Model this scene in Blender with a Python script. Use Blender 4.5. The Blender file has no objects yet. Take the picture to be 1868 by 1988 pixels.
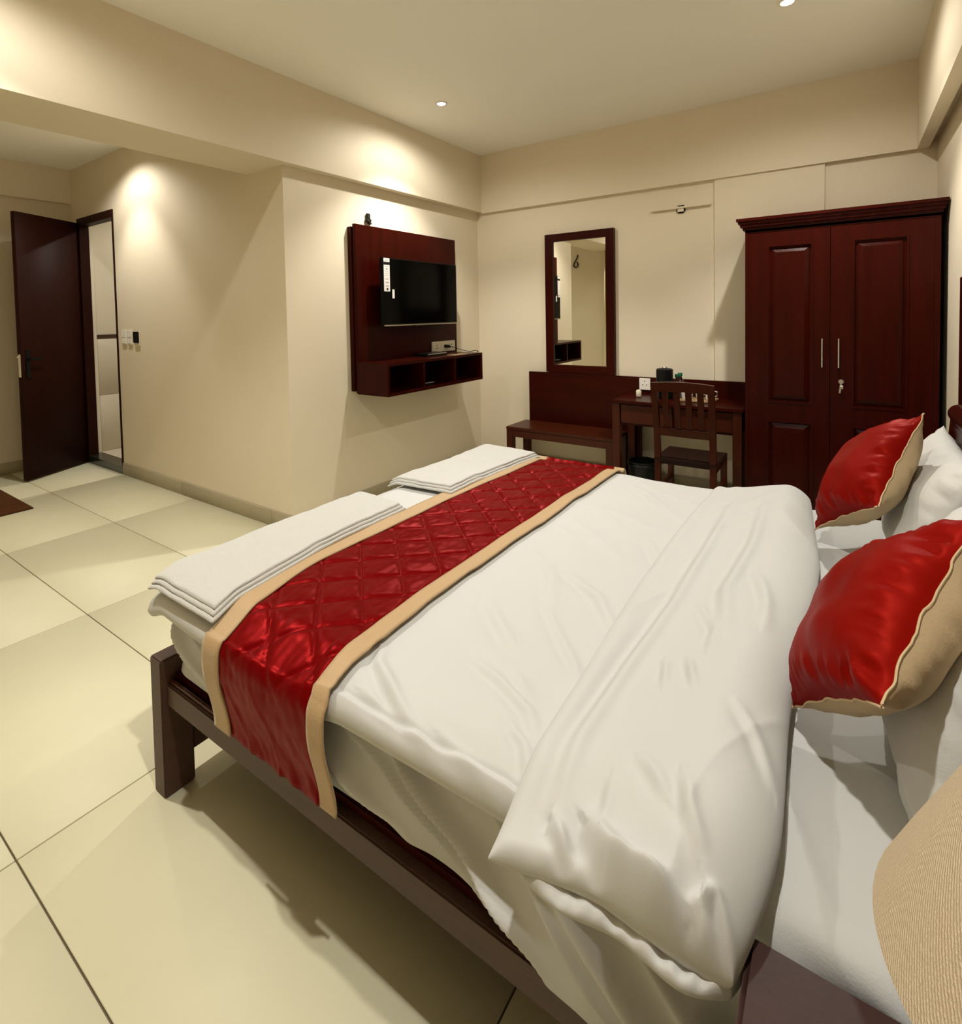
import bpy, bmesh, math, random
from mathutils import Vector, Matrix, noise
import numpy as np

S = bpy.context.scene
COL = S.collection
PI = math.pi

# ------------------------------------------------------------------ camera
FPX, CX, CY, W, H = 1045.7, 914.7, 649.6, 1868.0, 1988.0
YAW, PITCH, ROLL = -0.612459, 0.037332, -0.019001
CAM = (0.0, 0.0, 1.405)
cam = bpy.data.cameras.new('camera')
cam.sensor_fit = 'HORIZONTAL'
cam.sensor_width = 36.0
cam.lens = FPX / W * 36.0
cam.shift_x = (W / 2 - CX) / W
cam.shift_y = (CY - H / 2) / W
cam.clip_start = 0.02
camo = bpy.data.objects.new('camera', cam)
COL.objects.link(camo)
_f = Vector((math.sin(YAW), math.cos(YAW), 0))
_r = Vector((math.cos(YAW), -math.sin(YAW), 0))
_u = Vector((0, 0, 1))
_f2 = _f * math.cos(PITCH) - _u * math.sin(PITCH)
_u2 = _u * math.cos(PITCH) + _f * math.sin(PITCH)
_r3 = _r * math.cos(ROLL) + _u2 * math.sin(ROLL)
_u3 = _u2 * math.cos(ROLL) - _r * math.sin(ROLL)
_m = Matrix((_r3, _u3, -_f2)).transposed().to_4x4()
_m.translation = CAM
camo.matrix_world = _m
S.camera = camo

# ------------------------------------------------------------------ world, exposure
wd = bpy.data.worlds.new('world')
S.world = wd
wd.use_nodes = True
wd.node_tree.nodes['Background'].inputs[0].default_value = (0.02, 0.02, 0.025, 1)
wd.node_tree.nodes['Background'].inputs[1].default_value = 1.0
S.view_settings.view_transform = 'Standard'
S.view_settings.look = 'None'
S.view_settings.gamma = 1.0
S.view_settings.exposure = 0.0
S.view_settings.use_curve_mapping = False
try:
    S.cycles.use_denoising = True
    S.cycles.max_bounces = 10
    S.cycles.diffuse_bounces = 7
    S.cycles.sample_clamp_indirect = 6.0
    S.cycles.caustics_reflective = False
    S.cycles.caustics_refractive = False
except Exception:
    pass
LAMP_COL = (1.0, 0.955, 0.87)
P_ROOM, P_HALL, P_BATH = 113.0, 62.0, 50.0
WIDE = 0.30           # spill of each downlight relative to its beam
ZC = 2.92            # ceiling height

# ------------------------------------------------------------------ materials
def mat(name, col, rough=0.5, spec=0.5, metal=0.0, bump=0.0, bscale=40.0, var=0.0, vscale=4.0,
        stretch=(1, 1, 1), sheen=0.0, coat=0.0, emit=None, trans=0.0, detail=4.0, tint=None):
    m = bpy.data.materials.new(name)
    m.use_nodes = True
    nt = m.node_tree
    b = nt.nodes['Principled BSDF']
    b.inputs['Base Color'].default_value = (*col, 1)
    b.inputs['Roughness'].default_value = rough
    b.inputs['Specular IOR Level'].default_value = spec
    b.inputs['Metallic'].default_value = metal
    b.inputs['Sheen Weight'].default_value = sheen
    b.inputs['Sheen Roughness'].default_value = 0.35
    b.inputs['Coat Weight'].default_value = coat
    b.inputs['Coat Roughness'].default_value = 0.12
    b.inputs['Transmission Weight'].default_value = trans
    if tint:
        b.inputs['Specular Tint'].default_value = (*tint, 1)
        b.inputs['Sheen Tint'].default_value = (*tint, 1)
    if emit:
        b.inputs['Emission Color'].default_value = (*emit[0], 1)
        b.inputs['Emission Strength'].default_value = emit[1]
    if bump or var:
        tc = nt.nodes.new('ShaderNodeTexCoord')
        mp = nt.nodes.new('ShaderNodeMapping')
        mp.inputs['Scale'].default_value = stretch
        nt.links.new(tc.outputs['Object'], mp.inputs['Vector'])
    if var:
        n = nt.nodes.new('ShaderNodeTexNoise')
        n.inputs['Scale'].default_value = vscale
        n.inputs['Detail'].default_value = 5
        nt.links.new(mp.outputs[0], n.inputs['Vector'])
        mx = nt.nodes.new('ShaderNodeMix')
        mx.data_type = 'RGBA'
        nt.links.new(n.outputs['Fac'], mx.inputs[0])
        mx.inputs[6].default_value = (*[c * (1 - var) for c in col], 1)
        mx.inputs[7].default_value = (*[min(1, c * (1 + var)) for c in col], 1)
        nt.links.new(mx.outputs[2], b.inputs['Base Color'])
    if bump:
        n2 = nt.nodes.new('ShaderNodeTexNoise')
        n2.inputs['Scale'].default_value = bscale
        n2.inputs['Detail'].default_value = detail
        nt.links.new(mp.outputs[0], n2.inputs['Vector'])
        bp = nt.nodes.new('ShaderNodeBump')
        bp.inputs['Strength'].default_value = bump
        bp.inputs['Distance'].default_value = 0.01
        nt.links.new(n2.outputs['Fac'], bp.inputs['Height'])
        nt.links.new(bp.outputs[0], b.inputs['Normal'])
    return m

def weave(name, col, col2, scale, axis_stretch, bump=0.6):
    """ribbed woven cloth: fine waves broken up by slubs"""
    m = bpy.data.materials.new(name)
    m.use_nodes = True
    nt = m.node_tree
    b = nt.nodes['Principled BSDF']
    b.inputs['Roughness'].default_value = 0.9
    b.inputs['Specular IOR Level'].default_value = 0.15
    tc = nt.nodes.new('ShaderNodeTexCoord')
    mp = nt.nodes.new('ShaderNodeMapping')
    mp.inputs['Rotation'].default_value = axis_stretch
    nt.links.new(tc.outputs['Object'], mp.inputs['Vector'])
    w = nt.nodes.new('ShaderNodeTexWave')
    w.wave_type = 'BANDS'
    w.bands_direction = 'Y'
    w.inputs['Scale'].default_value = scale
    w.inputs['Distortion'].default_value = 2.5
    w.inputs['Detail'].default_value = 3
    w.inputs['Detail Scale'].default_value = 3.0
    nt.links.new(mp.outputs[0], w.inputs['Vector'])
    n = nt.nodes.new('ShaderNodeTexNoise')
    n.inputs['Scale'].default_value = scale * 2.6
    n.inputs['Detail'].default_value = 3
    nt.links.new(tc.outputs['Object'], n.inputs['Vector'])
    mul = nt.nodes.new('ShaderNodeMath')
    mul.operation = 'MULTIPLY'
    nt.links.new(w.outputs['Fac'], mul.inputs[0])
    nt.links.new(n.outputs['Fac'], mul.inputs[1])
    mr = nt.nodes.new('ShaderNodeMapRange')
    mr.inputs[1].default_value = 0.05
    mr.inputs[2].default_value = 0.5
    nt.links.new(mul.outputs[0], mr.inputs[0])
    mx = nt.nodes.new('ShaderNodeMix')
    mx.data_type = 'RGBA'
    mx.inputs[6].default_value = (*col2, 1)
    mx.inputs[7].default_value = (*col, 1)
    nt.links.new(mr.outputs[0], mx.inputs[0])
    nt.links.new(mx.outputs[2], b.inputs['Base Color'])
    bp = nt.nodes.new('ShaderNodeBump')
    bp.inputs['Strength'].default_value = bump
    bp.inputs['Distance'].default_value = 0.002
    nt.links.new(mul.outputs[0], bp.inputs['Height'])
    nt.links.new(bp.outputs[0], b.inputs['Normal'])
    return m

M = {}
M['wall'] = mat('wall_paint', (0.72, 0.64, 0.50), 0.62, 0.3, bump=0.06, bscale=160, var=0.03, vscale=2)
M['ceil'] = mat('ceiling_paint', (0.88, 0.86, 0.80), 0.75, 0.2, bump=0.04, bscale=160)
M['tile'] = mat('floor_tile', (0.64, 0.615, 0.44), 0.50, 0.28, bump=0.03, bscale=30, var=0.06, vscale=3)
M['grout'] = mat('grout', (0.16, 0.13, 0.085), 0.9, 0.1)
M['skirt'] = mat('skirting_tile', (0.38, 0.33, 0.22), 0.45, 0.4, var=0.08, vscale=6)
M['granite'] = mat('black_granite', (0.02, 0.02, 0.015), 0.2, 0.5)
M['wood'] = mat('mahogany', (0.030, 0.0024, 0.0008), 0.28, 0.10, bump=0.05, bscale=30, var=0.45, vscale=5, stretch=(4, 4, 0.35))
M['woodh'] = mat('mahogany_crosswise', (0.030, 0.0024, 0.0008), 0.28, 0.10, bump=0.05, bscale=30, var=0.45, vscale=5, stretch=(0.35, 4, 4))
M['woodb'] = mat('brown_chair_wood', (0.050, 0.0095, 0.0028), 0.32, 0.20, bump=0.05, bscale=30, var=0.4, vscale=6, stretch=(4, 4, 0.4))
M['woodd'] = mat('dark_wood_and_seat_shade', (0.016, 0.006, 0.0035), 0.45, 0.2, bump=0.05, bscale=30, var=0.35, vscale=6, stretch=(0.5, 4, 4))  # the chair seat's shade is put into this darker colour
M['bedwood'] = mat('bed_frame_wood', (0.060, 0.028, 0.018), 0.5, 0.4, bump=0.06, bscale=50, var=0.3, vscale=8, stretch=(0.6, 4, 4))
M['doorwood'] = mat('door_laminate', (0.020, 0.0042, 0.0019), 0.5, 0.10, bump=0.03, bscale=40, var=0.35, vscale=7, stretch=(4, 4, 0.3))
M['stand'] = mat('nightstand_laminate', (0.040, 0.018, 0.016), 0.45, 0.3, bump=0.04, bscale=80, var=0.25, vscale=9)
M['duvet'] = mat('white_cotton', (0.51, 0.515, 0.505), 0.85, 0.15, bump=0.035, bscale=420, sheen=0.1)
M['sheet'] = mat('white_sheet_cotton', (0.51, 0.515, 0.505), 0.85, 0.15, bump=0.08, bscale=300)
M['pillow'] = mat('white_pillowcase', (0.57, 0.57, 0.55), 0.85, 0.15, bump=0.08, bscale=260)
M['towel'] = mat('white_terry', (0.59, 0.59, 0.565), 0.95, 0.1, bump=0.55, bscale=420, sheen=0.2)
M['satin'] = mat('red_satin', (0.145, 0.0008, 0.0013), 0.37, 0.10, metal=0.34, bump=0.12, bscale=22, sheen=0.0, detail=2, tint=(1.0, 0.22, 0.2))
M['velvet'] = mat('red_silk', (0.20, 0.0034, 0.0016), 0.48, 0.12, metal=0.16, bump=0.06, bscale=22, sheen=0.0, detail=2, tint=(1.0, 0.25, 0.18))
M['trim'] = mat('beige_satin_band', (0.42, 0.285, 0.15), 0.55, 0.4, bump=0.15, bscale=240, sheen=0.2)
M['beige'] = mat('beige_cushion_cloth', (0.52, 0.395, 0.235), 0.75, 0.2, bump=0.10, bscale=200, var=0.05, vscale=8)
M['mattress'] = mat('mattress_ticking', (0.6, 0.58, 0.52), 0.9, 0.1)
M['shade'] = weave('woven_linen_shade', (0.60, 0.505, 0.37), (0.44, 0.35, 0.235), 150, (0.75, 0.0, 0.08))
M['brass'] = mat('lamp_bronze', (0.10, 0.07, 0.04), 0.35, 0.5, metal=0.8)
M['screen'] = mat('tv_glass', (0.0008, 0.0008, 0.0007), 0.12, 0.08)
M['black'] = mat('black_plastic', (0.005, 0.005, 0.005), 0.4, 0.2)
M['bin'] = mat('bin_plastic', (0.004, 0.005, 0.004), 0.35, 0.25)
M['white'] = mat('white_plastic', (0.80, 0.77, 0.70), 0.4, 0.4)
M['ivory'] = mat('ivory_plastic', (0.72, 0.66, 0.52), 0.4, 0.4)
M['paper'] = mat('white_paper', (0.88, 0.84, 0.82), 0.7, 0.2)
M['ink'] = mat('black_ink', (0.02, 0.02, 0.02), 0.7, 0.2)
M['grey'] = mat('grey_ink', (0.35, 0.33, 0.33), 0.7, 0.2)
M['chrome'] = mat('chrome', (0.92, 0.91, 0.88), 0.25, 0.5, metal=1.0)
M['steel'] = mat('brushed_steel', (0.62, 0.56, 0.45), 0.3, 0.5, metal=1.0)
M['mirror'] = mat('mirror_glass', (0.90, 0.90, 0.84), 0.01, 0.5, metal=1.0)
M['green'] = mat('green_cap', (0.0, 0.09, 0.035), 0.35, 0.5)
M['clear'] = mat('clear_glass', (0.95, 0.97, 0.95), 0.03, 0.5, trans=1.0)
M['china'] = mat('white_china', (0.82, 0.80, 0.76), 0.2, 0.5)
M['cord'] = mat('black_cord', (0.012, 0.009, 0.007), 0.5, 0.4)
M['mat'] = mat('brown_coir', (0.105, 0.040, 0.014), 0.95, 0.1, bump=0.9, bscale=260, var=0.4, vscale=30)
M['curtain'] = mat('cream_curtain', (0.72, 0.63, 0.42), 0.85, 0.15, bump=0.1, bscale=200)
M['bathtile'] = mat('bathroom_tile', (0.60, 0.54, 0.42), 0.3, 0.5, var=0.05, vscale=3)
M['border'] = mat('dark_border_tile', (0.05, 0.022, 0.012), 0.3, 0.5)
M['lens'] = mat('lamp_lens', (0.9, 0.9, 0.9), 0.4, 0.3, emit=((1.0, 0.93, 0.80), 14.0))
M['tray'] = mat('wood_tray', (0.30, 0.20, 0.10), 0.5, 0.4)

# ------------------------------------------------------------------ helpers
def link(name, me, m, parent=None, smooth=False, sharp=None):
    o = bpy.data.objects.new(name, me)
    COL.objects.link(o)
    if m is not None:
        me.materials.append(m)
    if smooth:
        me.polygons.foreach_set('use_smooth', [True] * len(me.polygons))
        if sharp:
            me.set_sharp_from_angle(angle=math.radians(sharp))
    if parent is not None:
        o.parent = parent
    return o

def root_loc(p):
    while p is not None and p.parent is not None:
        p = p.parent
    return Vector(p.location) if p is not None else Vector((0, 0, 0))

def raw(name, verts, faces, m, parent=None, smooth=True, sharp=None):
    off = root_loc(parent)
    me = bpy.data.meshes.new(name)
    me.from_pydata([tuple(Vector(v) - off) for v in verts], [], faces)
    me.validate()
    bm = bmesh.new()
    bm.from_mesh(me)
    bmesh.ops.recalc_face_normals(bm, faces=bm.faces)
    bm.to_mesh(me)
    bm.free()
    me.update()
    return link(name, me, m, parent, smooth, sharp)

def from_bm(name, bm, m, parent=None, smooth=False, sharp=None):
    off = root_loc(parent)
    bmesh.ops.recalc_face_normals(bm, faces=bm.faces)
    for v in bm.verts:
        v.co -= off
    me = bpy.data.meshes.new(name)
    bm.to_mesh(me)
    bm.free()
    return link(name, me, m, parent, smooth, sharp)

def bx(bm, x0, x1, y0, y1, z0, z1, bev=0.0, seg=1, rot=None, about=None):
    r = bmesh.ops.create_cube(bm, size=1.0)
    vs = r['verts']
    c = Vector(((x0 + x1) / 2, (y0 + y1) / 2, (z0 + z1) / 2))
    for v in vs:
        v.co = Vector((v.co.x * (x1 - x0), v.co.y * (y1 - y0), v.co.z * (z1 - z0))) + c
    if bev:
        es = list({e for v in vs for e in v.link_edges})
        r2 = bmesh.ops.bevel(bm, geom=es, offset=bev, segments=seg, affect='EDGES', clamp_overlap=True)
        vs = list({v for f in r2['faces'] for v in f.verts} | {v for v in vs if v.is_valid})
    if rot is not None:
        bmesh.ops.rotate(bm, verts=vs, cent=about, matrix=rot)
    return vs

def box(name, x0, x1, y0, y1, z0, z1, m, parent=None, bev=0.0, seg=2, rot=None, about=None):
    bm = bmesh.new()
    bx(bm, x0, x1, y0, y1, z0, z1, bev, seg, rot, about)
    return from_bm(name, bm, m, parent, smooth=bev > 0, sharp=50)

def cells(name, us, vs, hole, w0, w1, place, m, parent=None):
    """solid plate made of grid cells with holes; place(u, v, w) -> world point"""
    nu, nv = len(us) - 1, len(vs) - 1
    sol = lambda i, j: 0 <= i < nu and 0 <= j < nv and not hole(i, j)
    idx, V, F = {}, [], []
    def P(i, j, k):
        if (i, j, k) not in idx:
            idx[(i, j, k)] = len(V)
            V.append(place(us[i], vs[j], (w0, w1)[k]))
        return idx[(i, j, k)]
    for i in range(nu):
        for j in range(nv):
            if not sol(i, j):
                continue
            for k in (0, 1):
                F.append([P(i, j, k), P(i + 1, j, k), P(i + 1, j + 1, k), P(i, j + 1, k)])
            if not sol(i - 1, j):
                F.append([P(i, j, 0), P(i, j + 1, 0), P(i, j + 1, 1), P(i, j, 1)])
            if not sol(i + 1, j):
                F.append([P(i + 1, j, 0), P(i + 1, j + 1, 0), P(i + 1, j + 1, 1), P(i + 1, j, 1)])
            if not sol(i, j - 1):
                F.append([P(i, j, 0), P(i + 1, j, 0), P(i + 1, j, 1), P(i, j, 1)])
            if not sol(i, j + 1):
                F.append([P(i, j + 1, 0), P(i + 1, j + 1, 0), P(i + 1, j + 1, 1), P(i, j + 1, 1)])
    return raw(name, V, F, m, parent, smooth=False)

def tube(name, pts, r, m, parent=None, n=8, closed=False):
    pts = [Vector(p) for p in pts]
    V, F = [], []
    N = len(pts)
    up = Vector((0.13, 0.21, 0.97)).normalized()
    for i, p in enumerate(pts):
        t = (pts[min(i + 1, N - 1)] - pts[max(i - 1, 0)]).normalized()
        a = t.cross(up)
        if a.length < 1e-3:
            a = t.cross(Vector((1, 0, 0)))
        a.normalize()
        b = t.cross(a).normalized()
        for k in range(n):
            q = 2 * PI * k / n
            V.append(p + (a * math.cos(q) + b * math.sin(q)) * r)
    for i in range(N - 1):
        for k in range(n):
            F.append([i * n + k, i * n + (k + 1) % n, (i + 1) * n + (k + 1) % n, (i + 1) * n + k])
    F.append(list(range(n)))
    F.append([(N - 1) * n + k for k in range(n)])
    return raw(name, V, F, m, parent, True, 60)

def lathe(name, prof, cx, cy, m, parent=None, n=32, sharp=45, cap0=True, cap1=True):
    V, F = [], []
    for (r, z) in prof:
        for k in range(n):
            q = 2 * PI * k / n
            V.append((cx + r * math.cos(q), cy + r * math.sin(q), z))
    for i in range(len(prof) - 1):
        for k in range(n):
            F.append([i * n + k, i * n + (k + 1) % n, (i + 1) * n + (k + 1) % n, (i + 1) * n + k])
    if cap0:
        F.append(list(range(n)))
    if cap1:
        F.append([(len(prof) - 1) * n + k for k in range(n)])
    return raw(name, V, F, m, parent, True, sharp)

def tag(o, label=None, cat=None, group=None, kind=None):
    if label: o['label'] = label
    if cat: o['category'] = cat
    if group: o['group'] = group
    if kind: o['kind'] = kind
    return o

def thing(name, label, cat, loc, group=None):
    o = bpy.data.objects.new(name, None)
    COL.objects.link(o)
    o.location = loc
    o.empty_display_size = 0.1
    return tag(o, label, cat, group)

def struct(name, label, loc=(0, 0, 0)):
    o = bpy.data.objects.new(name, None)
    COL.objects.link(o)
    o.location = loc
    o['kind'] = 'structure'
    if label: o['label'] = label
    return o

def st(o, label=None):
    o['kind'] = 'structure'
    if label: o['label'] = label
    return o

def sstep(a, b, x):
    t = min(1.0, max(0.0, (x - a) / (b - a)))
    return t * t * (3 - 2 * t)

def nz(x, y, z=0.0):
    return noise.noise(Vector((x, y, z)))

def ridge(x, y, f, ang, st_, p=5.0, seed=0.0):
    """crease field: thin ridges stretched along the direction ang"""
    c, s = math.cos(ang), math.sin(ang)
    a = (x * c + y * s) / st_
    b = (-x * s + y * c)
    w = 0.25 * nz(x * 2.3 + seed, y * 2.3, 3.1)
    v = 1 - abs(nz(a * f + seed, b * f + w * f * 0.6, seed * 1.7)) * 2.2
    return max(0.0, v) ** p

def poly_at(pts, t):
    n = len(pts) - 1
    f = min(max(t, 0.0), 1.0) * n
    i = min(int(f), n - 1)
    a = f - i
    p0, p1 = pts[max(i - 1, 0)], pts[i]
    p2, p3 = pts[i + 1], pts[min(i + 2, n)]
    out = []
    for k in range(len(p1)):
        out.append(0.5 * (2 * p1[k] + (p2[k] - p0[k]) * a + (2 * p0[k] - 5 * p1[k] + 4 * p2[k] - p3[k]) * a * a
                          + (3 * p1[k] - p0[k] - 3 * p2[k] + p3[k]) * a ** 3))
    return out

def puffy(name, left, right, near, far, nu, nv, zb, T, r, wr, m, parent=None, low=0.5):
    """soft closed slab over a Coons patch; left/right run near->far, near/far run left->right (x, y)"""
    clus = lambda t: 0.45 * t + 0.55 * (0.5 - 0.5 * math.cos(PI * t))
    us = [clus(i / nu) for i in range(nu + 1)]
    vs = [clus(j / nv) for j in range(nv + 1)]
    L = [poly_at(left, v) for v in vs]
    R = [poly_at(right, v) for v in vs]
    Nn = [poly_at(near, u) for u in us]
    Fa = [poly_at(far, u) for u in us]
    c00, c01, c10, c11 = left[0], left[-1], right[0], right[-1]
    top, bot = {}, {}
    V, F = [], []
    wid = math.hypot(right[0][0] - left[0][0], right[0][1] - left[0][1])
    dep = math.hypot(left[-1][0] - left[0][0], left[-1][1] - left[0][1])
    for i, u in enumerate(us):
        for j, v in enumerate(vs):
            q = []
            for k in (0, 1):
                q.append((1 - u) * L[j][k] + u * R[j][k] + (1 - v) * Nn[i][k] + v * Fa[i][k]
                         - ((1 - u) * (1 - v) * c00[k] + u * (1 - v) * c10[k] + (1 - u) * v * c01[k] + u * v * c11[k]))
            x, y = q
            d1 = min(u, 1 - u) * wid / r
            d2 = min(v, 1 - v) * dep / r
            e1 = math.sqrt(max(0.0, 1 - (1 - min(1, d1)) ** 2))
            e2 = math.sqrt(max(0.0, 1 - (1 - min(1, d2)) ** 2))
            p = e1 * e2
            t = T(u, v)
            z0 = zb(x, y, u, v)
            mid = z0 + t * low
            edge = (i in (0, nu)) or (j in (0, nv))
            w = wr(x, y, u, v)
            top[(i, j)] = len(V)
            V.append((x, y, mid + (t * (1 - low)) * p + w * (0.25 + 0.75 * p)))
            if edge:
                bot[(i, j)] = top[(i, j)]
            else:
                bot[(i, j)] = len(V)
                V.append((x, y, mid - t * low * p))
    for i in range(nu):
        for j in range(nv):
            F.append([top[(i, j)], top[(i + 1, j)], top[(i + 1, j + 1)], top[(i, j + 1)]])
            F.append([bot[(i, j)], bot[(i, j + 1)], bot[(i + 1, j + 1)], bot[(i + 1, j)]])
    return raw(name, V, F, m, parent, True)

# ================================================================== SETTING
XT, XR, YF, YS = -2.975, 0.437, 4.375, 2.167     # tv wall, headboard wall, far wall, passage wall
XE, YA, YB = -6.43, 0.30, -1.50                   # passage end wall, passage near wall, rear wall
px = lambda u, v, w: (u, w, v)                    # plate facing y
py = lambda u, v, w: (w, u, v)                    # plate facing x

# floor: slab + individual 60 x 120 tiles
floor = st(box('floor', -6.6, 0.6, -1.6, 4.5, -0.12, -0.008, M['grout']), 'beige tiled floor')
x0t, y0t, tw, td, gap = -1.777, 0.412, 1.215, 0.59, 0.0022
tmesh = None
for i in range(-4, 3):
    for j in range(-4, 8):
        xa, xb = x0t + tw * (i - 1), x0t + tw * i
        ya, yb = y0t + td * (j - 1), y0t + td * j
        xa, xb, ya, yb = max(xa, -6.43), min(xb, XR), max(ya, YB), min(yb, YF)
        if xb - xa < 0.02 or yb - ya < 0.02 or (xb <= XT - 0.1 and (ya > YS + 0.02 or yb < YA - 0.3)):
            continue
        if xa < XT - 0.1 and yb > YS + 0.1 and ya < YS:
            yb = max(YS + 0.05, ya + 0.05) if xb < XT else yb
        box('tile', xa + gap, xb - gap, ya + gap, yb - gap, -0.008, 0.0, M['tile'], floor, bev=0.0012, seg=1)

def wall(name, us, vs, hole, w0, w1, pl, m='wall', label=None):
    return st(cells(name, us, vs, hole, w0, w1, pl, M[m]), label)
no = lambda i, j: False
wall('wall_far', [XT - 0.12, XR + 0.12], [0, ZC], no, YF, YF + 0.12, px)
wall('wall_left', [YS, YF], [0, ZC], no, XT - 0.12, XT, py)
wall('wall_left_near', [YB, YA - 0.12], [0, ZC], no, XT - 0.12, XT, py)
wall('wall_right', [YB, YF], [0, ZC], no, XR, XR + 0.12, py)
wall('wall_rear', [XT - 0.12, XR + 0.12], [0, ZC], no, YB - 0.12, YB, px)
DX0, DX1, DZ = -6.25, -5.45, 2.405
wall('wall_passage_far', [XE - 0.12, DX0, DX1, XT - 0.12], [0, DZ, ZC], lambda i, j: i == 1 and j == 0, YS, YS + 0.12, px)
wall('wall_passage_near', [XE - 0.12, XT], [0, ZC], no, YA - 0.12, YA, px)
wall('wall_passage_end', [YA, YS], [0, ZC], no, XE - 0.12, XE, py)
st(box('ceiling', XE - 0.15, XR + 0.15, YB - 0.15, YF + 0.15, ZC, ZC + 0.1, M['ceil']), 'beige painted ceiling')
# beams
XB, YBM, ZB = -2.90, 4.335, 2.372
st(box('trim_1', -3.36, XB, YB, YF, ZB + 0.012, ZC, M['wall']), 'deep beam over the TV wall and passage opening')
st(box('trim_2', XB, 0.337, YBM, YF, ZB, ZC, M['wall']), 'beam along the far wall')
st(box('trim_3', 0.337, 0.395, YB, YF, ZB, ZC, M['wall']), 'dropped band beside the headboard wall')
st(box('trim_4', 0.395, XR, YB, YF, 2.43, ZC, M['wall']), 'recessed soffit above the headboard wall')
st(box('trim_5', XE, XE + 0.05, YA, YS, 2.585, ZC, M['wall']), 'beam on the passage end wall')
st(box('trim_6', -0.825, -0.139, YF - 0.022, YF, 0, ZB, M['wall']), 'shallow pilaster behind the wardrobe')
# skirting tiles
def skirting(name, pts, axis, w0, w1, h=0.105):
    r = struct(name, 'grey beige tile skirting')
    for a, b in zip(pts[:-1], pts[1:]):
        if axis == 'x':
            box('tile', a + 0.001, b - 0.001, w0, w1, 0, h, M['skirt'], r, bev=0.002, seg=1)
        else:
            box('tile', w0, w1, a + 0.001, b - 0.001, 0, h, M['skirt'], r, bev=0.002, seg=1)
skirting('baseboard_passage', [DX1, -4.4, -3.2, XT + 0.012], 'x', YS - 0.012, YS)
skirting('baseboard_left', [YS - 0.012, 3.35, YF], 'y', XT, XT + 0.012)
skirting('baseboard_far', [XT + 0.012, -1.8, -0.6, XR], 'x', YF - 0.034, YF - 0.022)
skirting('baseboard_end', [YA, 1.35, YS], 'y', XE, XE + 0.012)

# bathroom seen through the doorway
st(box('floor_bathroom', -6.6, -4.6, YS, 4.5, 0.0, 0.055, M['bathtile']), 'light bathroom floor')
wb = st(box('wall_bathroom_left', -6.6, -6.36, YS + 0.12, 4.5, 0, ZC, M['bathtile']), 'bathroom wall tiled below a dark border')
for k in range(3):
    for l in range(2):
        box('tile', -6.36, -6.35, YS + 0.125 + 0.8 * k, YS + 0.121 + 0.8 * (k + 1), 0.057 + 0.585 * l, 0.053 + 0.585 * (l + 1), M['bathtile'], wb, bev=0.002, seg=1)
for k in range(3):
    box('border_tile', -6.36, -6.345, YS + 0.125 + 0.8 * k, YS + 0.121 + 0.8 * (k + 1), 1.232, 1.268, M['border'], wb)
st(box('wall_bathroom_far', -6.6, -4.6, 4.4, 4.5, 0, ZC, M['bathtile']))
st(box('wall_bathroom_right', -4.7, -4.6, YS + 0.12, 4.4, 0, ZC, M['bathtile']))
st(box('trim_7', DX0, DX1, YS - 0.012, YS + 0.12, 0.0, 0.07, M['granite']), 'black granite door threshold')

# door 1: dark bathroom door standing open
d1 = struct('door_1', 'dark brown flush door standing open into the passage', (-6.24, YS - 0.01, 0))
cells('door_frame', [DX0, DX0 + 0.06, DX1 - 0.012, DX1], [0.07, DZ - 0.06, DZ + 0.012], lambda i, j: i == 1 and j == 0,
      YS - 0.012, YS + 0.07, px, M['doorwood'], d1)
hx, hy = -6.235, YS - 0.012
dang = math.atan2(1.572 - hy, -5.928 - hx)
drot = Matrix.Rotation(dang, 3, 'Z')
dab = Vector((hx, hy, 0))
DL = math.hypot(1.572 - hy, -5.928 - hx)
leaf = box('door_leaf', hx, hx + DL, hy - 0.02, hy + 0.02, 0.012, 2.375, M['doorwood'], d1, bev=0.002, seg=1, rot=drot, about=dab)
for sgn in (1, -1):
    bm = bmesh.new()
    bx(bm, hx + DL - 0.075, hx + DL - 0.035, hy + sgn * 0.024 - 0.004, hy + sgn * 0.024 + 0.004, 0.92, 1.17, 0.003, 2, drot, dab)
    from_bm('handle_plate', bm, M['black'] if sgn > 0 else M['steel'], leaf, True, 40)
    bm = bmesh.new()
    bx(bm, hx + DL - 0.062, hx + DL - 0.046, hy + sgn * 0.045 - 0.02, hy + sgn * 0.045 + 0.02, 1.075, 1.092, 0.004, 2, drot, dab)
    bx(bm, hx + DL - 0.16, hx + DL - 0.046, hy + sgn * 0.066 - 0.007, hy + sgn * 0.066 + 0.007, 1.073, 1.094, 0.005, 2, drot, dab)
    tag(from_bm('door_handle', bm, M['black'] if sgn > 0 else M['steel'], leaf, True, 40), 'dark lever handle' if sgn > 0 else 'steel lever handle')
bm = bmesh.new()
bx(bm, hx + DL - 0.002, hx + DL + 0.003, hy - 0.012, hy + 0.012, 0.93, 1.13, 0.001, 1, drot, dab)
tag(from_bm('latch_plate', bm, M['chrome'], leaf), 'bright latch plate on the door edge')
bm = bmesh.new()
bx(bm, hx + DL, hx + DL + 0.018, hy - 0.008, hy + 0.008, 1.10, 1.115, 0.002, 1, drot, dab)
from_bm('latch_bolt', bm, M['chrome'], leaf)

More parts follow.
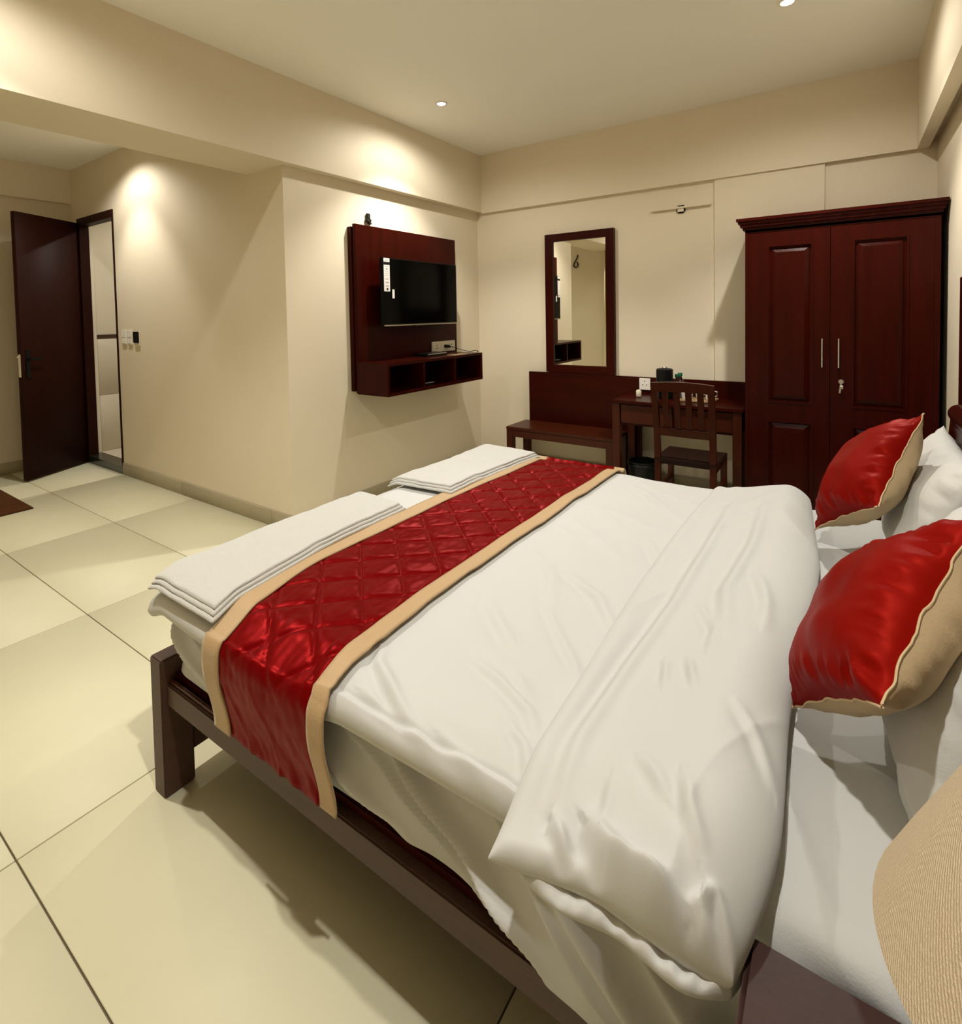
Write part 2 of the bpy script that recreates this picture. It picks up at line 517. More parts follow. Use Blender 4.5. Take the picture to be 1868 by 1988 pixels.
# ------------------------------------------------------------------ downlights
def downlight(x, y, z, power, label, spot=105, wide=WIDE, wsize=168, group='recessed ceiling downlights'):
    t = thing('downlight', label, 'ceiling light', (x, y, z), group)
    lathe('trim_ring', [(0.028, z - 0.001), (0.030, z - 0.006), (0.043, z - 0.005), (0.046, z)], x, y, M['white'], t, 32, 40, False, False)
    lathe('lens', [(0.001, z - 0.004), (0.029, z - 0.004), (0.029, z - 0.001)], x, y, M['lens'], t, 32, 40, True, False)
    for (pw, size, blend) in ((power, spot, 0.55), (power * wide, wsize, 0.5)):
        l = bpy.data.lights.new('downlight_lamp', 'SPOT')
        l.energy = pw
        l.color = LAMP_COL
        l.spot_size = math.radians(size)
        l.spot_blend = blend
        l.shadow_soft_size = 0.03
        o = bpy.data.objects.new('downlight_lamp', l)
        COL.objects.link(o)
        o.parent = t
        o.location = (0, 0, -0.02)
    return t
downlight(-2.40, 3.10, ZC, P_ROOM, 'lit round downlight in the ceiling near the television wall')
downlight(-0.26, 3.14, ZC, P_ROOM, 'lit round downlight in the ceiling above the wardrobe side, at the top edge')
downlight(-2.40, 0.50, ZC, P_ROOM, 'lit round downlight in the ceiling by the passage beam')
downlight(-0.26, 0.43, ZC, P_ROOM, 'lit round downlight in the ceiling over the nightstand')
downlight(-4.92, 1.74, ZC, P_HALL, 'lit round downlight in the passage ceiling before the dark door', 84, 0.75, 140)
downlight(-5.60, 3.20, ZC, P_BATH, 'lit round downlight in the bathroom ceiling', 150)

# ================================================================== BED
bed = thing('bed', 'dark wooden double bed with short plank legs and sloping headboard', 'bed', (-0.7, 1.6, 0))
def bedpart(name, *a, bev=0.004, m='bedwood'):
    return box(name, *a, M[m], bed, bev=bev)
bedpart('leg', -1.695, -1.632, 0.72, 0.81, 0, 0.412)
bedpart('leg', -1.695, -1.632, 2.41, 2.50, 0, 0.412)
bedpart('leg', 0.24, 0.30, 0.735, 0.80, 0, 0.42)
bedpart('leg', 0.24, 0.30, 2.42, 2.485, 0, 0.42)
bedpart('foot_rail', -1.69, -1.64, 0.81, 2.41, 0.088, 0.375)
bedpart('side_rail', -1.632, 0.24, 0.737, 0.772, 0.272, 0.338)
bedpart('side_rail', -1.632, 0.24, 2.448, 2.483, 0.272, 0.338)
bedpart('retaining_lip', -1.632, 0.24, 0.760, 0.772, 0.338, 0.362, m='wood', bev=0.003)
bedpart('rail_moulding', -1.628, -1.36, 0.744, 0.752, 0.338, 0.352, m='woodb', bev=0.003)
bedpart('slat_base', -1.632, 0.24, 0.772, 2.448, 0.31, 0.335)
# sleigh headboard: sloping boards under a rolled top rail
hb = []
for t in range(13):
    a = t / 12
    hb.append((0.252 + 0.03 * a + 0.012 * a * a, 0.36 + 0.66 * a))
V, F = [], []
for yy in (0.73, 2.505):
    for (xx, zz) in hb:
        V.append((xx, yy, zz))
    for (xx, zz) in reversed(hb):
        V.append((xx + 0.035, yy, zz))
n = len(hb) * 2
F.append(list(range(n)))
F.append(list(range(n, 2 * n)))
for k in range(n):
    F.append([k, (k + 1) % n, n + (k + 1) % n, n + k])
raw('headboard_panel', V, F, M['wood'], bed, True, 40)
tube('headboard_roll', [(0.318, 0.725 + 1.785 * k / 8, 1.026) for k in range(9)], 0.032, M['wood'], bed, 20)

# mattress (mostly hidden)
tag(box('mattress', -1.60, 0.235, 0.79, 2.43, 0.337, 0.585, M['mattress'], None, bev=0.03, seg=3),
    'thick pale mattress under the white bed sheet on the dark bed', 'mattress')

# fitted sheet with a wrinkled skirt
def build_sheet():
    x0, x1, y0, y1, rc = -1.65, 0.245, 0.755, 2.46, 0.09
    per = []
    def arc(cx, cy, a0, a1, n=10):
        for k in range(n):
            a = a0 + (a1 - a0) * k / n
            per.append((cx + rc * math.cos(a), cy + rc * math.sin(a), math.cos(a), math.sin(a)))
    def seg(ax, ay, bx_, by, n, nx, ny):
        for k in range(n):
            per.append((ax + (bx_ - ax) * k / n, ay + (by - ay) * k / n, nx, ny))
    seg(x0 + rc, y0, x1 - rc, y0, 560, 0, -1)
    arc(x1 - rc, y0 + rc, -PI / 2, 0)
    seg(x1, y0 + rc, x1, y1 - rc, 40, 1, 0)
    arc(x1 - rc, y1 - rc, 0, PI / 2)
    seg(x1 - rc, y1, x0 + rc, y1, 60, 0, 1)
    arc(x0 + rc, y1 - rc, PI / 2, PI)
    seg(x0, y1 - rc, x0, y0 + rc, 60, -1, 0)
    arc(x0 + rc, y0 + rc, PI, PI * 1.5)
    n = len(per)
    V, F = [], []
    rows = 40
    ztop = 0.60
    def topz(x, y):
        w = 0.006 * ridge(x, y, 5.0, -0.95, 4.0, 4, 2.0) + 0.006 * nz(x * 4, y * 4, 5)
        return ztop + w + 0.028 * sstep(-0.22, -0.10, x)
    # skirt, bottom row first
    for r in range(rows + 1):
        t = 1 - r / rows
        for (x, y, nx, ny) in per:
            s = x if abs(ny) > 0.5 else y
            drop = 0.232 * t
            near = 1.0 if ny < -0.5 else 0.5
            q = s + 1.9 * (ztop - drop)
            f1 = math.exp(-(math.sin(PI * q / 0.30 + 1.6 * nz(q * 2.2, 0.3, 7)) / 0.42) ** 2)
            f2 = math.exp(-(math.sin(PI * (q + 0.07) / 0.21 + 2.0 * nz(q * 2.3, t * 0.5, 2)) / 0.36) ** 2)
            amp = min(1, t * 3.5)
            o = 0.002 + (0.024 * f1 + 0.019 * f2) * amp * (1 - 0.7 * sstep(0.7, 1.0, t)) + 0.010 * nz(s * 6, t * 3, 4) * amp
            if ny < -0.5:
                o += 0.045 * sstep(-0.62, -0.30, x) * (1 - sstep(-0.17, -0.10, x)) * sstep(0.1, 0.8, t)
                drop += 0.010 * nz(s * 5, 2.0, 1) * t + 0.10 * sstep(-0.42, -0.12, x) * t * 0.25
                o -= 0.010 * t * (1 - sstep(-0.62, -0.30, x))
            else:
                o += 0.02 * t
            e = math.sqrt(max(0, 1 - (1 - min(1, drop / 0.035)) ** 2)) if drop < 0.035 else 1
            V.append((x + nx * (o - 0.035 * (1 - e)), y + ny * (o - 0.035 * (1 - e)), ztop - drop + 0.028 * sstep(-0.22, -0.10, x) * (1 - t)))
    rings = 46
    cxa, cxb, cym = x0 + 0.85, x1 - 0.85, (y0 + y1) / 2
    for r in range(1, rings):
        t = (r / rings)
        for (x, y, nx, ny) in per:
            xx, yy = x - nx * 0.035, y - ny * 0.035
            tx, ty = min(max(xx, cxa), cxb), cym
            X, Y = xx + (tx - xx) * t, yy + (ty - yy) * t
            V.append((X, Y, topz(X, Y) * min(1, r / 3) + (ztop + 0.028 * sstep(-0.22, -0.10, x)) * (1 - min(1, r / 3))))
    nr = rows + rings
    for r in range(nr - 1):
        for k in range(n):
            F.append([r * n + k, r * n + (k + 1) % n, (r + 1) * n + (k + 1) % n, (r + 1) * n + k])
    F.append([(nr - 1) * n + k for k in range(n)])
    o = raw('bed_sheet', V, F, M['sheet'], None, True)
    return tag(o, 'white bottom sheet with a creased skirt hanging over the bed rail', 'sheet')
build_sheet()

# duvet: lower layer over the bed
def crease(x, y, lines):
    """sum of sharp-edged folds along polylines: (points, height, width)"""
    w = 0.0
    for (pts, h, wd) in lines:
        best, sg, along = 9.0, 1, 0.0
        n = len(pts) - 1
        for i in range(n):
            ax, ay = pts[i]
            bx_, by_ = pts[i + 1]
            dx, dy = bx_ - ax, by_ - ay
            t = ((x - ax) * dx + (y - ay) * dy) / (dx * dx + dy * dy)
            tc = min(1.0, max(0.0, t))
            d = math.hypot(x - ax - dx * tc, y - ay - dy * tc)
            if d < best:
                best, along = d, (i + tc) / n
                sg = 1 if (dx * (y - ay) - dy * (x - ax)) > 0 else -1
        if best < wd * 4:
            env = math.sin(PI * min(1, max(0, 0.08 + 0.84 * along))) ** 0.7
            q = best / wd * sg
            w += 1.3 * h * env * (math.exp(-(q - 0.35) ** 2 * 1.6) - 0.75 * math.exp(-(q + 0.75) ** 2 * 1.3))
    return w
CR_A = [([(-0.782, 1.15), (-0.68, 1.063), (-0.611, 1.006)], 0.007, 0.020), ([(-0.652, 1.377), (-0.536, 1.31), (-0.444, 1.183)], 0.007, 0.018),
        ([(-0.536, 1.742), (-0.445, 1.566)], 0.006, 0.018), ([(-0.565, 0.929), (-0.506, 0.884)], 0.005, 0.014),
        ([(-0.86, 0.84), (-0.828, 0.801), (-0.714, 0.741), (-0.62, 0.702)], 0.010, 0.016), ([(-0.60, 0.73), (-0.475, 0.69), (-0.432, 0.67)], 0.008, 0.014),
        ([(-0.661, 0.926), (-0.575, 0.893), (-0.487, 0.849), (-0.45, 0.802)], 0.007, 0.014), ([(-0.491, 0.80), (-0.455, 0.778), (-0.418, 0.72)], 0.007, 0.012),
        ([(-0.805, 0.733), (-0.694, 0.715)], 0.006, 0.014), ([(-0.624, 1.194), (-0.477, 1.027), (-0.442, 0.974)], 0.006, 0.014),
        ([(-0.80, 1.45), (-0.70, 1.36), (-0.62, 1.20)], 0.005, 0.022), ([(-0.80, 1.95), (-0.66, 1.80)], 0.005, 0.022), ([(-0.76, 2.25), (-0.60, 2.10), (-0.52, 2.0)], 0.006, 0.022)]
CR_B = [([(-0.353, 2.15), (-0.353, 1.338), (-0.37, 1.061), (-0.373, 0.82), (-0.359, 0.705)], 0.011, 0.022), ([(-0.244, 2.1), (-0.237, 1.761), (-0.254, 1.423), (-0.221, 1.22)], 0.009, 0.022),
        ([(-0.286, 1.328), (-0.239, 1.233), (-0.231, 1.136)], 0.006, 0.014), ([(-0.261, 1.095), (-0.23, 1.007)], 0.007, 0.011), ([(-0.303, 1.088), (-0.281, 0.997)], 0.006, 0.011),
        ([(-0.196, 0.79), (-0.178, 0.74), (-0.152, 0.70)], 0.007, 0.014), ([(-0.30, 0.69), (-0.256, 0.655), (-0.205, 0.645), (-0.175, 0.63), (-0.165, 0.612)], 0.022, 0.018),
        ([(-0.142, 0.66), (-0.138, 0.612)], 0.018, 0.014), ([(-0.150, 0.655), (-0.128, 0.675), (-0.106, 0.655)], 0.010, 0.012), ([(-0.153, 0.983), (-0.115, 0.927), (-0.087, 0.866)], 0.005, 0.014),
        ([(-0.292, 0.76), (-0.283, 0.70)], 0.005, 0.012), ([(-0.26, 0.80), (-0.208, 0.75)], 0.005, 0.013), ([(-0.35, 0.68), (-0.31, 0.645)], 0.010, 0.012), ([(-0.20, 1.55), (-0.16, 1.40), (-0.15, 1.28)], 0.006, 0.018)]
def edge_drop(x, y):
    kx = sstep(-0.96, -0.82, x)
    d = (0.022 * (1 - sstep(0.69, 0.78, y))) * kx + (0.050 * (1 - sstep(0.68, 0.81, y))) * (1 - kx) + 0.03 * sstep(2.38, 2.48, y) + 0.035 * (1 - sstep(-1.70, -1.58, x))
    return d
def wr_duvet(x, y, u, v):
    w = 0.010 * nz(x * 3.2, y * 3.2, 1.0) + 0.004 * nz(x * 9, y * 9, 4.0)
    near_fold = sstep(-0.95, -0.75, x)
    if x > -0.93:
        w += crease(x, y, CR_A)
        w += 0.005 * ridge(x, y, 6.0, -0.75, 3.2, 4, 3.3) * near_fold
        w -= 0.005 * math.exp(-((y - 0.722) / 0.005) ** 2) * near_fold       # stitched hem
        w += 0.004 * math.exp(-((y - 0.711) / 0.005) ** 2) * near_fold
    else:
        w *= 0.45
    return w * 0.9
duv = thing('duvet', 'white cotton duvet spread over the bed and folded back below the pillows', 'duvet', (-0.9, 1.6, 0.6))
low_layer = puffy('lower_layer', [(-1.685, 0.715), (-1.70, 1.2), (-1.70, 1.8), (-1.685, 2.46)],
      [(-0.16, 0.70), (-0.16, 1.2), (-0.16, 1.8), (-0.16, 2.475)],
      [(-1.685, 0.715), (-1.3, 0.700), (-0.9, 0.695), (-0.5, 0.70), (-0.16, 0.70)],
      [(-1.685, 2.46), (-1.2, 2.48), (-0.6, 2.475), (-0.16, 2.475)],
      260, 300, lambda x, y, u, v: 0.600 - edge_drop(x, y), lambda u, v: 0.056, 0.036, wr_duvet, M['duvet'], duv)
# duvet: turned-back layer
def fold_T(u, v):
    return 0.030 + 0.060 * sstep(0.05, 0.9, u) - 0.012 * sstep(0.2, 0.9, v)
def fold_zb(x, y, u, v):
    z = 0.652 - 0.026 * sstep(0.72, 1.0, u)
    z -= 0.055 * (1 - sstep(0.60, 0.80, y)) + 0.022 * sstep(2.36, 2.48, y)
    return z
def wr_fold(x, y, u, v):
    w = 0.012 * nz(x * 3.5, y * 2.2, 8.0) + 0.003 * nz(x * 10, y * 10, 4.0)
    w += crease(x, y, CR_B) + 0.004 * ridge(x, y, 6.0, 1.35, 4.0, 4, 5.7)
    k = 1 - sstep(0.0, 0.13, v)
    w += k * (0.018 * nz(x * 15, y * 9, 2.0) + 0.014 * nz(x * 34, y * 18, 6.0)) * sstep(0.05, 0.35, u)
    w += 0.010 * math.exp(-((u - 0.08) / 0.07) ** 2)
    return w
FL = [(-0.425, 0.622), (-0.430, 0.74), (-0.440, 0.95), (-0.462, 1.41), (-0.468, 1.9), (-0.45, 2.46)]
FR = [(-0.105, 0.652), (-0.073, 0.80), (-0.082, 1.10), (-0.072, 1.45), (-0.064, 1.78), (-0.09, 2.10), (-0.12, 2.46)]
puffy('turned_back_layer', FL, FR,
      [FL[0], (-0.345, 0.640), (-0.27, 0.648), (-0.19, 0.642), FR[0]], [FL[-1], (-0.3, 2.475), FR[-1]],
      150, 300, fold_zb, fold_T, 0.075, wr_fold, M['duvet'], duv)

puffy('inner_hem', [(-0.39, 0.645), (-0.39, 0.67), (-0.39, 0.71)], [(-0.108, 0.658), (-0.10, 0.68), (-0.095, 0.71)],
      [(-0.39, 0.645), (-0.32, 0.632), (-0.24, 0.644), (-0.16, 0.632), (-0.108, 0.658)], [(-0.39, 0.71), (-0.24, 0.715), (-0.095, 0.71)],
      150, 20, lambda x, y, u, v: 0.584 + 0.006 * u, lambda u, v: 0.026, 0.02,
      lambda x, y, u, v: (1 - 0.5 * v) * (0.014 * nz(x * 24, y * 14, 3.0) + 0.014 * nz(x * 55, y * 30, 6.0)), M['duvet'], duv)
# bed runner: quilted red satin with two beige bands
from mathutils.bvhtree import BVHTree
_off = root_loc(duv)
_bv = BVHTree.FromPolygons([v.co + _off for v in low_layer.data.vertices], [p.vertices[:] for p in low_layer.data.polygons])
def hit_z(x, y):
    h = _bv.ray_cast(Vector((x, y, 1.5)), Vector((0, 0, -1)))
    return h[0].z if h[0] is not None else None
def top_duvet(x, y):
    """top surface of the lower duvet layer at (x, y), away from its ends"""
    v = (y - 0.70) / 1.775
    d2 = min(v, 1 - v) * 1.775 / 0.055
    p = math.sqrt(max(0, 1 - (1 - min(1, max(0, d2))) ** 2))
    return 0.600 - edge_drop(x, y) + 0.029 + 0.029 * p + wr_duvet(x, y, 0, 0) * (0.25 + 0.75 * p)
def runner_path():
    P = []
    for k in range(26):                      # near hang, bottom to the duvet's edge
        a = k / 26
        P.append((0.724 - 0.036 * sstep(0, 0.9, a), 0.362 + 0.222 * a))
    for k in range(12):                      # around the soft edge
        a = k / 12 * PI / 2
        P.append((0.688 + 0.06 * (1 - math.cos(a)), 0.584 + 0.055 * math.sin(a)))
    return P
def build_runner():
    near = runner_path()
    ys = np.linspace(0.752, 2.452, 330)
    path = [(y, z, 0) for (y, z) in near] + [(float(y), None, 1) for y in ys]
    for k in range(1, 13):
        a = k / 12
        path.append((2.452 + 0.066 * math.sin(a * PI / 2), None if a < 0.15 else 0.665 - 0.16 * a * a - 0.01 * a, 1 if a < 0.15 else 2))
    # arc length
    def zz(x, p):
        y, z, kind = p
        if kind == 1 or (kind == 0 and y > 0.703 and z > 0.584):
            hs = [hit_z(x + dx, y + dy) for dx in (-0.012, 0, 0.012) for dy in (-0.006, 0, 0.006)]
            hs = [h for h in hs if h is not None]
            return (max(hs) if hs else 0.66) + 0.004
        return z
    s = [0.0]
    for a, b in zip(path[:-1], path[1:]):
        s.append(s[-1] + math.hypot(b[0] - a[0], zz(-1.1, b) - zz(-1.1, a)))
    run = thing('bed_runner', 'quilted red satin bed runner with beige edge bands across the bed', 'bed runner', (-1.12, 1.6, 0.6))
    def bounds(k):
        y, z, kind = path[k]
        xl = -1.312 - 0.063 * sstep(0.70, 1.05, y) + 0.035 * sstep(1.6, 2.45, y)
        xr = -0.858 - 0.026 * sstep(0.72, 1.1, y) + 0.016 * sstep(1.8, 2.45, y)
        if kind == 0:
            h = 1 - min(1, k / 26)
            xl -= 0.018 * h
            xr -= 0.010 * h
        return xl, xr
    def strip(name, c0, c1, nx, m, quilt, th=0.006):
        V, F = [], []
        for k, p in enumerate(path):
            xl, xr = bounds(k)
            xa = xl + (c0 if c0 >= 0 else 0)
            for i in range(nx + 1):
                wdt = xr - xl
                lo = {'l': xl, 'm': xl + 0.068, 'r': xr - 0.050}[quilt]
                hi = {'l': xl + 0.07, 'm': xr - 0.048, 'r': xr}[quilt]
                x = lo + (hi - lo) * i / nx
                h = 0.004 if quilt != 'm' else 0.0
                if quilt == 'm':
                    X, Sx = (x + 1.12), s[k]
                    a = (X / 0.165 + Sx / 0.152) % 1.0
                    b = (X / 0.165 - Sx / 0.152) % 1.0
                    da, db = min(a, 1 - a), min(b, 1 - b)
                    soft = lambda d: 1 - math.exp(-d / 0.055)
                    fade = sstep(0.17, 0.31, s[k])
                    h = (0.0085 * soft(da) * soft(db) - 0.003) * fade
                    h += 0.003 * nz(x * 16, Sx * 16, 3) + 0.0018 * nz(x * 46, Sx * 30, 5)
                    if p[2] == 0:
                        hang = 1 - min(1, k / 30)
                        q = x * 9 + Sx * 5.5
                        h += 0.010 * hang * abs(nz(q * 1.6, Sx * 1.2, 9)) + 0.006 * hang * ridge(x, Sx, 9, 1.9, 4, 3, 2.0)
                    h *= min(1, min(i, nx - i) / 3) if True else 1
                y, z = p[0], zz(x, p)
                if p[2] == 0:
                    a = min(1, k / 26)
                    ny_, nz_ = (-1, 0) if k < 26 else (-math.cos((k - 26) / 12 * PI / 2), math.sin((k - 26) / 12 * PI / 2))
                elif p[2] == 1:
                    ny_, nz_ = 0, 1
                else:
                    ny_, nz_ = 0.9, 0.3
                V.append((x, y + ny_ * (h + th), z + nz_ * (h + th)))
        n0 = len(V)
        for k, p in enumerate(path):             # underside, thin
            for i in range(nx + 1):
                v = V[k * (nx + 1) + i]
                if p[2] == 0:
                    ny_, nz_ = (-1, 0) if k < 26 else (-math.cos((k - 26) / 12 * PI / 2), math.sin((k - 26) / 12 * PI / 2))
                elif p[2] == 1:
                    ny_, nz_ = 0, 1
                else:
                    ny_, nz_ = 0.9, 0.3
                V.append((v[0], v[1] - ny_ * 0.005, v[2] - nz_ * 0.005))
        K = len(path)
        g = lambda k, i, o=0: o + k * (nx + 1) + i
        for k in range(K - 1):
            for i in range(nx):
                F.append([g(k, i), g(k, i + 1), g(k + 1, i + 1), g(k + 1, i)])
                F.append([g(k, i, n0), g(k + 1, i, n0), g(k + 1, i + 1, n0), g(k, i + 1, n0)])
            for i in (0, nx):
                F.append([g(k, i), g(k + 1, i), g(k + 1, i, n0), g(k, i, n0)])
        for i in range(nx):
            for k in (0, K - 1):
                F.append([g(k, i), g(k, i + 1), g(k, i + 1, n0), g(k, i, n0)])
        return raw(name, V, F, m, run, True)
    strip('quilted_panel', 0, 0, 110, M['satin'], 'm')
    tag(strip('edge_band', 0, 0, 6, M['trim'], 'l', 0.008), 'beige band toward the foot of the bed')
    tag(strip('edge_band', 0, 0, 6, M['trim'], 'r', 0.008), 'beige band toward the pillows')
build_runner()

# folded towels at the foot
def towel(c, label, seed, n=3):
    """c: four corners near-foot, near-head, far-head, far-foot (x, y)"""
    t = thing('folded_towel', label, 'towel', ((c[0][0] + c[2][0]) / 2, (c[0][1] + c[2][1]) / 2, 0.66), 'white towels folded on the foot of the bed')
    for l in range(n):
        f = 0.008 * (n - 1 - l)
        k = [(c[i][0] + (f if i in (1, 2) else -f * 0.6), c[i][1] + (f if i in (2, 3) else -f)) for i in range(4)]
        mid = lambda a, b, w: ((a[0] + b[0]) / 2 + w, (a[1] + b[1]) / 2 + w * 0.4)
        left = [k[0], mid(k[0], k[3], 0.004), k[3]]
        right = [k[1], mid(k[1], k[2], -0.014), k[2]]
        near = [k[0], mid(k[0], k[1], -0.004), k[1]]
        far = [k[3], mid(k[3], k[2], 0.006), k[2]]
        def zb(x, y, u, v, l=l):
            return 0.668 + 0.0095 * l - 0.035 * (1 - sstep(-1.72, -1.60, x)) - 0.03 * (1 - sstep(0.69, 0.80, y)) - 0.02 * sstep(2.40, 2.5, y) + 0.010 * nz(x * 3, y * 3, seed)
        def wr(x, y, u, v):
            return 0.004 * nz(x * 8, y * 8, seed + 2) + 0.003 * nz(x * 20, y * 20, seed)
        puffy('towel_layer', left, right, near, far, 36, 60, zb, lambda u, v: 0.0115, 0.012, wr, M['towel'], t)
towel([(-1.655, 0.725), (-1.322, 0.718), (-1.392, 1.49), (-1.625, 1.50)], 'white folded towel at the near corner of the bed foot', 1.0)
towel([(-1.655, 1.72), (-1.345, 1.745), (-1.310, 2.42), (-1.655, 2.46)], 'white folded towel at the far corner of the bed foot', 5.0)

# ------------------------------------------------------------------ cushions and pillows
def cushion_mesh(c, s, th_f, th_b, normal_up, n=48, seed=0.0, corner=0.10, wf=0.006, wb=0.006):
    """square soft cushion from its corners L, B, T (world). returns (front verts/faces), (back ...)"""
    Lc, Bc, Tc = map(Vector, c)
    ex, ey = (Bc - Lc), (Tc - Bc)
    cen = (Lc + Tc) / 2
    en = ex.cross(ey).normalized()
    out = []
    for side, th, w_ in ((1, th_f, wf), (-1, th_b, wb)):
        V, F = [], []
        for i in range(n + 1):
            for j in range(n + 1):
                a = -math.cos(PI * i / n) * 0.6 + (2 * i / n - 1) * 0.4
                b = -math.cos(PI * j / n) * 0.6 + (2 * j / n - 1) * 0.4
                pin = 1 - corner * (1 - abs(a) ** 2) * abs(b) ** 6
                pin2 = 1 - corner * (1 - abs(b) ** 2) * abs(a) ** 6
                A, B = a * pin2, b * pin
                p = (max(0, 1 - abs(a) ** 2.6) ** 0.62) * (max(0, 1 - abs(b) ** 2.6) ** 0.62)
                e = min(1 - abs(a), 1 - abs(b))
                run = b if (1 - abs(a)) < (1 - abs(b)) else a
                puck = w_ * math.exp(-((e - 0.13) / 0.15) ** 2) * (nz(run * 7 + seed, seed + e * 1.5, 2) + 0.7 * nz(run * 16 + e * 2.5, e * 2, seed))
                edge = (0.006 * nz(run * 4.5 + seed * 3, 3.0, 1.0) + 0.002 * nz(run * 11 + seed, 1.0, 1.0)) * math.exp(-e / 0.04)
                h = side * (th * p + (puck + 0.010 * nz(a * 2.2, b * 2.2, seed + 4)) * min(1, e * 12)) + edge
                q = cen + ex * (A / 2) + ey * (B / 2) + en * h * normal_up
                V.append(q)
        for i in range(n):
            for j in range(n):
                k = i * (n + 1) + j
                F.append([k, k + 1, k + n + 2, k + n + 1])
        out.append((V, F))
    # stitched seam as a closed loop
    m = n + 1
    loop = [i * m for i in range(n)] + [n * m + j for j in range(n)] + [(n - i) * m + n for i in range(n)] + [n - j for j in range(n)]
    seam = [out[0][0][k] for k in loop]
    seam.append(seam[0])
    return out[0], out[1], seam

def red_cushion(corners, label, seed, nu, thf=0.085, thb=0.085):
    base = min(corners, key=lambda p: p[2])
    t = thing('cushion', label, 'cushion', base, 'red cushions leaning on the white pillows')
    f, b, seam = cushion_mesh(corners, 0.36, thf, thb, nu, 48, seed, 0.09, 0.017, 0.008)
    tag(raw('front_cover', f[0], f[1], M['velvet'], t, True), 'shiny red front')
    tag(raw('back_cover', b[0], b[1], M['beige'], t, True), 'plain beige back')
    tag(tube('piping', seam, 0.0022, M['beige'], t, 6), 'beige seam edge')
k = 0.345 / 0.36
sc = lambda p: tuple(CAM[i] + (p[i] - CAM[i]) * k for i in range(3))
red_cushion([sc((-0.092, 2.141, 0.652)), sc((0.07, 1.88, 0.84)), sc((0.191, 2.124, 1.076))],
            'red silk cushion with beige back leaning on the pillow nearer the wardrobe', 2.0, 1)
red_cushion([(-0.082, 1.122, 0.669), (0.038, 0.878, 0.874), (0.168, 1.116, 1.079)],
            'red silk cushion with beige back leaning nearer the nightstand lamp', 7.0, 1)

def pillow(cen, ex, ey, th, label, seed):
    cen, ex, ey = Vector(cen), Vector(ex), Vector(ey)
    Lc, Bc, Tc = cen - ex / 2 - ey / 2, cen + ex / 2 - ey / 2, cen + ex / 2 + ey / 2
    f, b, seam = cushion_mesh([Lc, Bc, Tc], 1, th, th, 1, 52, seed, 0.07, 0.007, 0.006)
    V = list(f[0]) + list(b[0])
    n = len(f[0])
    F = list(f[1]) + [[i + n for i in q] for q in b[1]]
    bm = bmesh.new()
    vs = [bm.verts.new(v) for v in V]
    for q in F:
        bm.faces.new([vs[i] for i in q])
    bmesh.ops.remove_doubles(bm, verts=bm.verts, dist=0.0008)
    o = from_bm('pillow', bm, M['pillow'], None, True)
    return tag(o, label, 'pillow', 'white pillows against the headboard')
pillow((0.196, 2.12, 0.812), (0.0, 0.70, 0.0), (0.15, 0.0, 0.35), 0.075, 'plump white pillow against the headboard at the wardrobe side', 3.0)
pillow((0.165, 1.27, 0.815), (0.0, 0.66, 0.0), (0.17, 0.0, 0.36), 0.085, 'plump white pillow against the headboard at the nightstand side', 11.0)

# wall panel behind the bed
tag(box('headboard_wall_panel', 0.420, XR, 0.2, 3.36, 0.30, 1.536, M['wood'], None, bev=0.003),
    'tall dark wooden wall panel behind the bed', 'wall panel')

# ------------------------------------------------------------------ nightstand and lamp
ns = thing('nightstand', 'dark brown nightstand beside the bed under the lamp', 'nightstand', (0.17, 0.5, 0))
box('top', -0.098, 0.425, 0.29, 0.721, 0.600, 0.628, M['stand'], ns, bev=0.007, seg=3)
box('carcass', -0.075, 0.415, 0.31, 0.70, 0.06, 0.600, M['stand'], ns, bev=0.003)
for zz in (0.10, 0.35):
    d = box('drawer_front', -0.088, -0.075, 0.325, 0.685, zz, zz + 0.225, M['stand'], ns, bev=0.003)
    tube('drawer_pull', [(-0.088, 0.45, zz + 0.12), (-0.105, 0.45, zz + 0.12), (-0.105, 0.56, zz + 0.12), (-0.088, 0.56, zz + 0.12)], 0.005, M['steel'], d)
for sx in (-0.06, 0.37):
    for sy in (0.325, 0.655):
        box('leg', sx, sx + 0.03, sy, sy + 0.03, 0, 0.062, M['stand'], ns)
lx, ly, lzb, lrb, lrt, lh = 0.202, 0.576, 0.876, 0.182, 0.100, 0.185
lamp = thing('table_lamp', 'unlit bedside lamp with a beige woven tapered shade on the nightstand', 'lamp', (lx, ly, 0.628))
lathe('base', [(0.075, 0.6285), (0.078, 0.640), (0.03, 0.652), (0.018, 0.68), (0.034, 0.74), (0.038, 0.78), (0.016, 0.84), (0.011, 0.90)], lx, ly, M['brass'], lamp, 32, 60)
th = 0.0025
lathe('lamp_shade', [(lrt, lzb + lh), (lrt + (lrb - lrt) * 0.25, lzb + lh * 0.75), ((lrb + lrt) / 2, lzb + lh / 2), (lrb - 0.02, lzb + lh * 0.25), (lrb, lzb),
                     (lrb - th, lzb), ((lrb + lrt) / 2 - th, lzb + lh / 2), (lrt - th, lzb + lh), (lrt, lzb + lh)], lx, ly, M['shade'], lamp, 72, 60, False, False)
lathe('bulb', [(0.012, 0.905), (0.014, 0.93), (0.030, 0.965), (0.028, 0.99), (0.010, 1.008)], lx, ly, M['china'], lamp, 20, 80)
lathe('socket', [(0.016, 0.89), (0.016, 0.93)], lx, ly, M['brass'], lamp, 20, 40)
for k in range(3):
    a = 2 * PI * k / 3
    tube('spoke', [(lx + 0.010 * math.cos(a), ly + 0.010 * math.sin(a), 0.925), (lx + 0.13 * math.cos(a), ly + 0.13 * math.sin(a), 0.985)], 0.002, M['brass'], lamp, 6)

